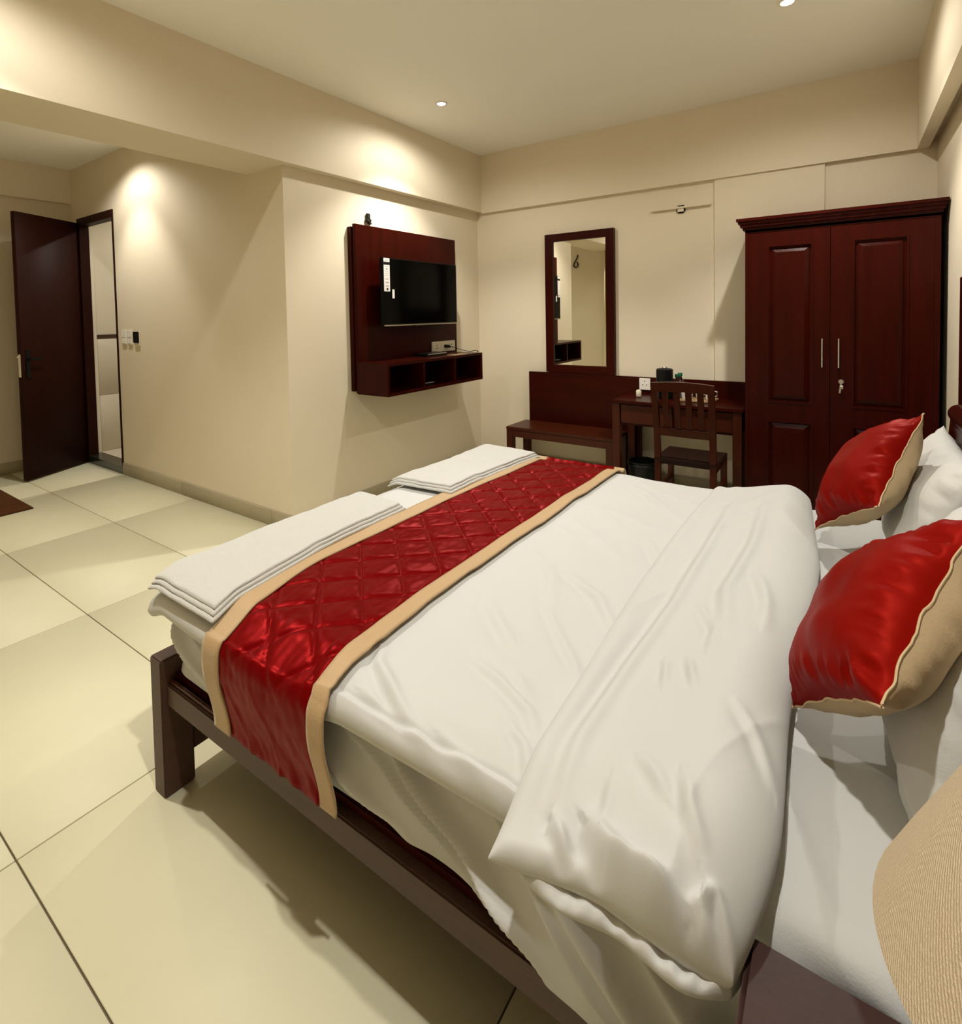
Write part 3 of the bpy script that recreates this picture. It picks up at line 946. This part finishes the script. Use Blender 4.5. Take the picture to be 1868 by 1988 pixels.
# ================================================================== TELEVISION UNIT
tu = thing('television_unit', 'dark mahogany wall panel with a floating three bay shelf', 'tv unit', (XT, 3.3, 0.84))
box('back_batten', XT, -2.937, 2.70, 3.905, 0.86, 2.055, M['wood'], tu, bev=0.002)
box('panel', -2.937, -2.912, 2.712, 3.92, 0.845, 2.075, M['wood'], tu, bev=0.003)
sy = [2.705, 2.725, 3.087, 3.107, 3.478, 3.498, 3.862, 3.882]
szz = [0.842, 0.862, 1.053, 1.073]
cells('shelf_box', sy, szz, lambda i, j: j == 1 and i in (1, 3, 5), -2.912, -2.612, py, M['wood'], tu)
box('shelf_back', -2.912, -2.904, 2.722, 3.865, 0.86, 1.055, M['wood'], tu)
# television
tv = thing('television', 'black flat screen television hung on the mahogany panel', 'television', (-2.912, 3.41, 1.33))
box('mount', -2.912, -2.832, 3.20, 3.46, 1.45, 1.70, M['black'], tv)
box('casing', -2.832, -2.797, 2.8731, 3.7736, 1.3299, 1.8372, M['black'], tv, bev=0.004)
box('screen', -2.7975, -2.795, 2.8809, 3.7658, 1.3465, 1.8294, M['screen'], tv)
box('lower_bezel', -2.797, -2.792, 2.8731, 3.7736, 1.3299, 1.3387, M['steel'], tv, bev=0.001)
box('sensor_bump', -2.826, -2.797, 3.2195, 3.3561, 1.3182, 1.3299, M['black'], tv, bev=0.003)
# paper labels on the screen: flat print
XS = -2.7946
stk = box('energy_sticker', XS - 0.0004, XS, 2.8800, 2.9424, 1.5874, 1.8323, M['paper'], tv)
def mark(y0, y1, z0, z1, m='grey'):
    box('print_mark', XS, XS + 0.0003, y0, y1, z0, z1, M[m], stk)
mark(2.8800, 2.9424, 1.7826, 1.8050, 'ink')
for (a, b, z0, z1, mm) in ((2.8897, 2.9024, 1.7904, 1.7972, 'paper'), (2.9073, 2.9170, 1.7904, 1.7972, 'paper'), (2.9229, 2.9327, 1.7904, 1.7972, 'paper'),
                           (2.8897, 2.9327, 1.8157, 1.8196, 'grey'), (2.8936, 2.9288, 1.7689, 1.7718, 'grey'), (2.9034, 2.9209, 1.7474, 1.7572, 'grey'),
                           (2.8917, 2.9307, 1.7338, 1.7357, 'grey'), (2.8917, 2.9307, 1.7201, 1.7221, 'grey'), (2.8917, 2.9307, 1.7045, 1.7065, 'grey'),
                           (2.8956, 2.9268, 1.6762, 1.6811, 'grey'), (2.8995, 2.9268, 1.6489, 1.6567, 'grey'), (2.8975, 2.9288, 1.6245, 1.6304, 'grey'),
                           (2.9053, 2.9229, 1.5952, 1.6128, 'ink')):
    mark(a, b, z0 , z1, mm)
tag(box('barcode_label', XS - 0.0004, XS, 2.9658, 2.9892, 1.5367, 1.6030, M['paper'], tv), 'small white label')

# socket plate on the panel with plug and cord
sp = thing('socket_plate', 'wide ivory socket plate with three modules on the television panel', 'socket', (-2.912, 3.71, 1.09))
box('plate', -2.912, -2.900, 3.552, 3.874, 1.088, 1.178, M['ivory'], sp, bev=0.002)
for k in range(3):
    box('module', -2.900, -2.897, 3.562 + 0.104 * k, 3.656 + 0.104 * k, 1.100, 1.166, M['ivory'], sp, bev=0.001)
for (yy, zz) in ((3.61, 1.145), (3.597, 1.120), (3.623, 1.120), (3.815, 1.145), (3.80, 1.120), (3.83, 1.120)):
    box('socket_hole', -2.897, -2.8965, yy - 0.005, yy + 0.005, zz - 0.005, zz + 0.005, M['ink'], sp)
pc = thing('power_cord', 'black plug with a thin cord trailing onto the floating shelf', 'cord', (-2.88, 3.73, 1.13))
tube('plug', [(-2.897, 3.72, 1.133), (-2.880, 3.725, 1.133), (-2.866, 3.75, 1.130)], 0.014, M['black'], pc, 10)
cp = [(-2.866, 3.75, 1.130), (-2.86, 3.80, 1.118), (-2.84, 3.85, 1.100), (-2.78, 3.865, 1.086), (-2.72, 3.86, 1.081), (-2.68, 3.85, 1.090), (-2.655, 3.855, 1.092), (-2.645, 3.868, 1.084), (-2.66, 3.872, 1.078)]
tube('cord', [poly_at(cp, q / 40) for q in range(41)], 0.0032, M['cord'], pc, 6)
sb = thing('set_top_box', 'slim black set top box lying on the floating shelf', 'set top box', (-2.80, 3.45, 1.073))
box('casing', -2.875, -2.74, 3.29, 3.55, 1.0735, 1.098, M['black'], sb, bev=0.003)
tag(box('edge_highlight', -2.739, -2.7375, 3.30, 3.54, 1.090, 1.096, M['chrome'], sb), 'highlight on the front edge built as a bright strip')  # thin chrome strip put in for the highlight along the slab
rc = thing('bay_box', 'small black box with a grey top inside the middle shelf bay', 'box', (-2.68, 3.2, 0.862))  # small black box, grey on its top face
box('body', -2.70, -2.66, 3.155, 3.29, 0.8625, 0.880, M['black'], rc, bev=0.004)
tag(box('grey_top', -2.695, -2.665, 3.165, 3.28, 0.880, 0.882, M['grey'], rc), 'grey top face')
tag(box('tan_strip', -2.715, -2.625, 3.50, 3.70, 1.0735, 1.0745, M['tray'], None), 'flat tan strip lying on the floating shelf', 'paper')  # thin tan strip flat on the shelf top
# small dark cable outlet above the television unit
co = thing('cable_outlet', 'small dark cable outlet on the wall above the television unit', 'cable outlet', (XT, 2.90, 2.10))
bm = bmesh.new()
bx(bm, XT, XT + 0.02, 2.882, 2.922, 2.140, 2.178, 0.006, 2)
from_bm('upper_clip', bm, M['cord'], co, True, 40)
box('lower_clip', XT, XT + 0.025, 2.874, 2.93, 2.108, 2.142, M['cord'], co, bev=0.008)
box('tab', XT, XT + 0.02, 2.904, 2.934, 2.098, 2.112, M['cord'], co, bev=0.004)

# switches on the passage wall
for (xa, xb, lab) in ((-5.362, -5.272, 'leftmost white switch plate on the passage wall beside the doorway'),
                      (-5.250, -5.160, 'white switch plate between its twin and the key card holder'),):
    s_ = thing('switch_plate', lab, 'switch', ((xa + xb) / 2, YS, 1.19), 'white switch plates beside the doorway')
    box('plate', xa, xb, YS - 0.011, YS, 1.195, 1.322, M['white'], s_, bev=0.003)
    for k in range(2):
        for l in range(2):
            box('rocker', xa + 0.008 + 0.038 * k, xa + 0.042 + 0.038 * k, YS - 0.015, YS - 0.011, 1.205 + 0.055 * l, 1.255 + 0.055 * l, M['white'], s_, bev=0.002)
kc = thing('key_card_holder', 'black key card switch right of the white switch plates', 'switch', (-5.07, YS, 1.19))
box('back_plate', -5.118, -5.022, YS - 0.010, YS, 1.19, 1.31, M['white'], kc, bev=0.003)
box('card_slot', -5.116, -5.024, YS - 0.020, YS - 0.010, 1.213, 1.312, M['black'], kc, bev=0.003)

# door mat
tag(box('door_mat', -5.90, -5.04, 0.86, 1.378, 0.0, 0.012, M['mat'], None, bev=0.004), 'brown coir door mat on the passage floor', 'mat')

# ================================================================== FAR WALL FURNITURE
tag(cells('dressing_panel', [-2.394, -1.45, -0.55], [0.36, 0.556, 0.876], lambda i, j: i == 1 and j == 0, YF - 0.058, YF - 0.036, px, M['woodh']),
    'long dark wooden panel on the far wall behind bench and desk', 'wall panel')
mr = thing('mirror', 'tall rectangular wall mirror in a dark wooden frame above the bench', 'mirror', (-1.91, YF, 0.88))
cells('mirror_frame', [-2.226, -2.152, -1.664, -1.594], [0.879, 0.938, 2.030, 2.098], lambda i, j: i == 1 and j == 1, YF - 0.04, YF, px, M['wood'], mr)
box('mirror_glass', -2.155, -1.66, YF - 0.024, YF - 0.018, 0.934, 2.034, M['mirror'], mr)
box('inner_bead', -2.152, -1.664, YF - 0.030, YF - 0.024, 0.938, 0.946, M['woodb'], mr)

bn = thing('luggage_bench', 'low dark wooden luggage bench under the mirror', 'bench', (-1.95, 4.14, 0))
box('top', -2.435, -1.475, 3.965, 4.315, 0.405, 0.43, M['woodb'], bn, bev=0.004)
box('front_rail', -2.43, -1.48, 3.97, 3.995, 0.345, 0.405, M['woodb'], bn, bev=0.003)
box('back_rail', -2.43, -1.48, 4.285, 4.31, 0.345, 0.405, M['woodb'], bn, bev=0.003)
for xa in (-2.433, -1.537):
    for ya in (3.968, 4.255):
        box('leg', xa, xa + 0.06, ya, ya + 0.057, 0, 0.405, M['woodb'], bn, bev=0.003)

dk = thing('writing_desk', 'dark wooden writing desk between bench and wardrobe', 'desk', (-1.0, 4.12, 0))
box('top', -1.468, -0.562, 3.895, 4.315, 0.722, 0.745, M['woodh'], dk, bev=0.004)
box('apron', -1.40, -0.632, 3.93, 3.95, 0.56, 0.722, M['woodh'], dk, bev=0.002)
for xa, xb in ((-1.40, -1.02), (-1.01, -0.632)):
    d = box('drawer_front', xa + 0.004, xb - 0.004, 3.918, 3.930, 0.575, 0.712, M['woodb'], dk, bev=0.003)
for xa in (-1.458, -0.632):
    for ya in (3.905, 4.25):
        box('leg', xa, xa + 0.056, ya, ya + 0.056, 0, 0.722, M['woodb'], dk, bev=0.003)
for xa in (-1.44, -0.615):
    box('side_panel', xa, xa + 0.02, 3.96, 4.25, 0.56, 0.722, M['woodh'], dk)
box('modesty_leg_panel', -1.458, -1.36, 4.29, 4.306, 0.02, 0.56, M['woodh'], dk)

# chair
ch = thing('wooden_chair', 'brown wooden slat back chair pushed up to the desk', 'chair', (-0.85, 3.68, 0))
ya, yb = 3.50, 3.86
def post(xa, xb, name='rear_post'):
    prof = [(3.525, 0.0), (3.535, 0.20), (3.545, 0.42), (3.530, 0.62), (3.50, 0.80), (3.476, 0.935)]
    V, F = [], []
    for (y, z) in prof:
        for (x, dy) in ((xa, 0), (xb, 0), (xb, 0.036), (xa, 0.036)):
            V.append((x, y + dy, z))
    for i in range(len(prof) - 1):
        for k in range(4):
            F.append([i * 4 + k, i * 4 + (k + 1) % 4, i * 4 + 4 + (k + 1) % 4, i * 4 + 4 + k])
    F += [[0, 1, 2, 3], [len(V) - 4, len(V) - 3, len(V) - 2, len(V) - 1]]
    raw(name, V, F, M['woodb'], ch, False)
post(-1.040, -1.004)
post(-0.702, -0.666)
def curved(name, z0, z1, y0, y1, bow, arch, t=0.02, n=12, xa=-1.004, xb=-0.702):
    V, F = [], []
    for i in range(n + 1):
        a = i / n
        x = xa + (xb - xa) * a
        k = 4 * a * (1 - a)
        for (yy, zz) in ((y1, z1 + arch * k), (y1 + t, z1 + arch * k), (y0 + t, z0 + arch * 0.6 * k), (y0, z0 + arch * 0.6 * k)):
            V.append((x, yy - bow * k, zz))
    for i in range(n):
        for q in range(4):
            F.append([i * 4 + q, i * 4 + (q + 1) % 4, i * 4 + 4 + (q + 1) % 4, i * 4 + 4 + q])
    F += [[0, 1, 2, 3], [n * 4 + q for q in range(4)]]
    raw(name, V, F, M['woodb'], ch, False)
curved('top_rail', 0.888, 0.946, 3.480, 3.470, -0.012, 0.010, 0.03, xa=-1.042, xb=-0.664)
curved('lower_back_rail', 0.600, 0.652, 3.536, 3.528, -0.010, -0.006)
for i in range(4):
    xc = -0.961 + 0.071 * i
    V, F = [], []
    for (y, z) in ((3.545, 0.640), (3.532, 0.72), (3.515, 0.81), (3.500, 0.892)):
        for (dx, dy) in ((-0.018, 0), (0.018, 0), (0.018, 0.012), (-0.018, 0.012)):
            V.append((xc + dx, y + dy, z))
    for r in range(3):
        for q in range(4):
            F.append([r * 4 + q, r * 4 + (q + 1) % 4, r * 4 + 4 + (q + 1) % 4, r * 4 + 4 + q])
    F += [[0, 1, 2, 3], [12, 13, 14, 15]]
    raw('slat', V, F, M['woodb'], ch, False)
box('seat', -1.045, -0.660, 3.535, 3.905, 0.432, 0.447, M['woodd'], ch, bev=0.006)  # darker than the rest of the chair to paint in the seat's shade
for xa in (-1.040, -0.698):
    box('front_leg', xa, xa + 0.036, 3.86, 3.895, 0, 0.435, M['woodb'], ch, bev=0.003)
    box('side_rail', xa + 0.008, xa + 0.028, 3.575, 3.86, 0.385, 0.435, M['woodb'], ch)
    box('side_stretcher', xa + 0.008, xa + 0.028, 3.565, 3.86, 0.235, 0.262, M['woodb'], ch)
box('front_rail', -1.004, -0.698, 3.867, 3.887, 0.375, 0.435, M['woodb'], ch)
box('rear_rail', -1.004, -0.702, 3.55, 3.57, 0.412, 0.432, M['woodd'], ch)

# waste bin under the desk
bn2 = thing('waste_bin', 'black round waste bin on the floor under the desk', 'bin', (-1.28, 4.06, 0))
lathe('body', [(0.085, 0.0), (0.088, 0.01), (0.105, 0.255), (0.111, 0.26), (0.111, 0.27), (0.101, 0.27), (0.083, 0.012)], -1.28, 4.07, M['bin'], bn2, 32, 40, True, True)
lathe('rim_band', [(0.1075, 0.235), (0.112, 0.24), (0.113, 0.248), (0.108, 0.252)], -1.28, 4.07, M['bin'], bn2, 32, 60, False, False)

# things on the desk
tb = thing('ice_bucket', 'black squat ice bucket on the desk, a pale knob for the highlight on its lid', 'bucket', (-1.138, 4.15, 0.745))
lathe('body', [(0.055, 0.7455), (0.058, 0.75), (0.061, 0.945), (0.060, 0.955)], -1.138, 4.15, M['black'], tb, 32, 50)
lathe('lid', [(0.0615, 0.955), (0.0615, 0.963), (0.052, 0.970), (0.02, 0.974)], -1.138, 4.15, M['black'], tb, 32, 50)
tag(lathe('lid_highlight', [(0.008, 0.972), (0.02, 0.978), (0.018, 0.984), (0.004, 0.986)], -1.138, 4.15, M['chrome'], tb, 20, 50), 'highlight on the lid built as a bright knob')  # bright knob stands in for the white highlight on the lid
def bottle(x, y, label, cap, zc):
    b = thing('water_bottle', label, 'bottle', (x, y, 0.745), 'small water bottles on the desk')
    lathe('body', [(0.026, 0.7475), (0.030, 0.755), (0.030, zc - 0.085), (0.024, zc - 0.06), (0.013, zc - 0.035), (0.012, zc - 0.022)], x, y, M['clear'], b, 24, 50)
    tag(lathe('cap', [(0.016, zc - 0.024), (0.0165, zc - 0.004), (0.014, zc)], x, y, cap, b, 20, 50), 'green cap')
bottle(-1.025, 4.15, 'clear water bottle with the taller green cap on the desk', M['green'], 0.943)
bottle(-1.062, 4.21, 'clear water bottle with green cap, half behind the ice bucket', M['green'], 0.925)
tr = tag(box('tea_tray', -1.03, -0.78, 4.05, 4.27, 0.7455, 0.757, M['tray'], None, bev=0.004), 'tan tea tray on the desk behind the chair', 'tray')
def cup(name, x, y, z, r, h, m, label, cat, grp):
    t = thing(name, label, cat, (x, y, z), grp)
    lathe('bowl', [(r * 0.6, z), (r * 0.75, z + h * 0.15), (r, z + h), (r * 0.93, z + h), (r * 0.68, z + h * 0.18)], x, y, m, t, 24, 50)
    if cat == 'cup':
        tube('handle', [(x + r * 0.95, y, z + h * 0.8), (x + r * 1.45, y, z + h * 0.75), (x + r * 1.4, y, z + h * 0.4), (x + r * 0.85, y, z + h * 0.3)], 0.004, m, t, 6)
cup('tea_cup', -0.975, 4.10, 0.7575, 0.034, 0.085, M['china'], 'white tea cup at the left end of the tea tray', 'cup', 'white tea cups on the tray')
cup('tea_cup', -0.90, 4.20, 0.7575, 0.034, 0.085, M['china'], 'white tea cup at the back of the tea tray', 'cup', 'white tea cups on the tray')
cup('tea_cup', -0.815, 4.12, 0.7575, 0.034, 0.085, M['china'], 'white tea cup at the right end of the tea tray', 'cup', 'white tea cups on the tray')
sk = thing('wall_socket', 'square white wall socket on the panel above the desk', 'socket', (-1.338, YF - 0.058, 0.775))
box('plate', -1.381, -1.293, YF - 0.068, YF - 0.058, 0.775, 0.868, M['white'], sk, bev=0.003)
for (xx, zz) in ((-1.337, 0.845), (-1.352, 0.815), (-1.322, 0.815)):
    box('socket_hole', xx - 0.004, xx + 0.004, YF - 0.0685, YF - 0.068, zz - 0.004, zz + 0.004, M['ink'], sk)
tag(lathe('ivory_piece', [(0.016, 0.7455), (0.020, 0.75), (0.020, 0.79), (0.014, 0.80)], -1.325, 4.12, M['ivory'], None, 20, 50),  # small ivory turned shape on the desk top
    'small ivory round piece standing on the left of the desk', 'jar')

# wall lamp batten above the desk
tl = thing('wall_batten_light', 'thin unlit batten light on the far wall above the mirror', 'wall light', (-1.07, YF, 2.19))
box('batten', -1.294, -0.848, YF - 0.03, YF - 0.008, 2.190, 2.203, M['wall'], tl, bev=0.002)
lathe_v = []
box('bracket', -1.10, -1.035, YF - 0.02, YF, 2.155, 2.215, M['wall'], tl, bev=0.012)

# ------------------------------------------------------------------ wardrobe
wr = thing('wardrobe', 'tall dark mahogany two door wardrobe in the far corner', 'wardrobe', (-0.08, 4.1, 0))
box('carcass', -0.545, 0.402, 3.872, 4.345, 0.07, 1.90, M['wood'], wr, bev=0.003)
box('plinth', -0.54, 0.398, 3.88, 4.345, 0, 0.07, M['wood'], wr)
cells('face_frame', [-0.547, -0.530, 0.378, 0.404], [0.07, 0.095, 1.885, 1.905], lambda i, j: i == 1 and j == 1, 3.846, 3.872, px, M['wood'], wr)
cn = [(0.000, 1.893, 1.905), (0.012, 1.905, 1.922), (0.026, 1.924, 1.940), (0.036, 1.943, 1.958), (0.046, 1.960, 1.978)]
bm = bmesh.new()
prof = [(0.0, 1.893)]
for (o, z0, z1) in cn:
    prof += [(o, z0), (o, z1)]
prof.append((0.0, 1.978))
rings = []
for (o, z) in prof:
    rings.append([bm.verts.new(p) for p in ((-0.547 - o, 4.345, z), (-0.547 - o, 3.846 - o, z), (0.404 + o * 0.6, 3.846 - o, z), (0.404 + o * 0.6, 4.345, z))])
for a, b in zip(rings[:-1], rings[1:]):
    for k in range(3):
        bm.faces.new([a[k], a[k + 1], b[k + 1], b[k]])
    bm.faces.new([a[3], a[0], b[0], b[3]])
bm.faces.new(rings[0])
bm.faces.new(rings[-1])
bmesh.ops.remove_doubles(bm, verts=bm.verts, dist=0.0003)
from_bm('cornice', bm, M['wood'], wr)
def wdoor(xs, label, hx_, lock):
    zs = [0.097, 0.20, 0.70, 0.823, 1.795, 1.883]
    d = cells('door', xs, zs, lambda i, j: i == 1 and j in (1, 3), 3.848, 3.870, px, M['wood'], wr)
    d['label'] = label
    for (z0, z1) in ((zs[1], zs[2]), (zs[3], zs[4])):
        xa, xb = xs[1], xs[2]
        V = []
        for (o, y) in ((0.0, 3.861), (0.012, 3.861), (0.040, 3.850)):
            V += [(xa + o, y, z0 + o), (xb - o, y, z0 + o), (xb - o, y, z1 - o), (xa + o, y, z1 - o)]
        F = [[r * 4 + k, r * 4 + (k + 1) % 4, r * 4 + 4 + (k + 1) % 4, r * 4 + 4 + k] for r in range(2) for k in range(4)]
        F.append([8, 9, 10, 11])
        V += [(v[0], 3.866, v[2]) for v in V[:4]]
        F += [[k, (k + 1) % 4, 12 + (k + 1) % 4, 12 + k] for k in range(4)]
        F.append([12, 13, 14, 15])
        raw('raised_panel', V, F, M['wood'], d, False)
        # moulding frame round the panel
        cells('panel_moulding', [xa - 0.008, xa + 0.004, xb - 0.004, xb + 0.008], [z0 - 0.008, z0 + 0.004, z1 - 0.004, z1 + 0.008],
              lambda i, j: i == 1 and j == 1, 3.844, 3.849, px, M['wood'], d)
    tag(tube('handle', [(hx_, 3.848, 1.06), (hx_, 3.826, 1.062), (hx_, 3.824, 1.05), (hx_, 3.824, 1.222), (hx_, 3.826, 1.21), (hx_, 3.848, 1.208)], 0.0042, M['chrome'], d, 8), 'slim chrome bar handle')
    if lock:
        bm = bmesh.new()
        r = bmesh.ops.create_cone(bm, cap_ends=True, segments=20, radius1=0.015, radius2=0.013, depth=0.010)
        bmesh.ops.rotate(bm, verts=bm.verts, cent=(0, 0, 0), matrix=Matrix.Rotation(PI / 2, 3, 'X'))
        bmesh.ops.translate(bm, verts=bm.verts, vec=(-0.037, 3.843, 0.967))
        tag(from_bm('lock', bm, M['steel'], d, True, 40), 'round brass coloured lock')
        bm = bmesh.new()
        bx(bm, -0.039, -0.035, 3.822, 3.838, 0.962, 0.972)
        bx(bm, -0.041, -0.031, 3.824, 3.827, 0.900, 0.966, 0.001, 1, Matrix.Rotation(0.12, 3, 'Y'), Vector((-0.036, 3.825, 0.966)))
        bx(bm, -0.044, -0.026, 3.823, 3.828, 0.925, 0.945, 0.002, 1)
        bmesh.ops.remove_doubles(bm, verts=bm.verts, dist=0.0001)
        o = from_bm('key', bm, M['steel'], d)
        o['kind'] = 'stuff'
wdoor([-0.529, -0.417, -0.184, -0.0945], 'narrow left door', -0.132, False)
wdoor([-0.0915, 0.020, 0.263, 0.377], 'right door with the lock', -0.050, True)

# ------------------------------------------------------------------ seen only in the mirror
cl = [(-3.70, YA + 0.012, 2.36), (-3.71, YA + 0.014, 2.31), (-3.74, YA + 0.016, 2.26), (-3.77, YA + 0.016, 2.20), (-3.745, YA + 0.016, 2.155), (-3.70, YA + 0.016, 2.17), (-3.70, YA + 0.016, 2.22), (-3.715, YA + 0.016, 2.245)]
tag(tube('hanging_cable', [poly_at(cl, q / 40) for q in range(41)], 0.010, M['cord'], None, 8), 'looped black cable hanging on the passage wall, seen in the mirror', 'cable')
cu = thing('curtain', 'cream pleated curtain by the passage, seen in the mirror', 'curtain', (-3.28, YA + 0.06, 0))
V, F = [], []
nc, nzz = 90, 12
for i in range(nc + 1):
    x = -3.22 + 0.24 * i / nc
    for j in range(nzz + 1):
        z = 0.02 + 2.60 * j / nzz
        V.append((x + 0.006 * math.sin(i * 0.9 + j), YA + 0.075 + 0.032 * math.sin(i * 2 * PI / 15) * (1 - 0.3 * j / nzz), z))
for i in range(nc):
    for j in range(nzz):
        a = i * (nzz + 1) + j
        F.append([a, a + nzz + 1, a + nzz + 2, a + 1])
c_ = raw('cloth', V, F, M['curtain'], cu, True)
so = c_.modifiers.new('thickness', 'SOLIDIFY')
so.thickness = 0.003
tube('curtain_rod', [(-3.26, YA + 0.075, 2.635), (-2.99, YA + 0.075, 2.635)], 0.012, M['woodd'], cu, 12)
for xx in (-3.24, -3.02):
    tube('rod_bracket', [(xx, YA, 2.635), (xx, YA + 0.075, 2.635)], 0.007, M['woodd'], cu, 8)
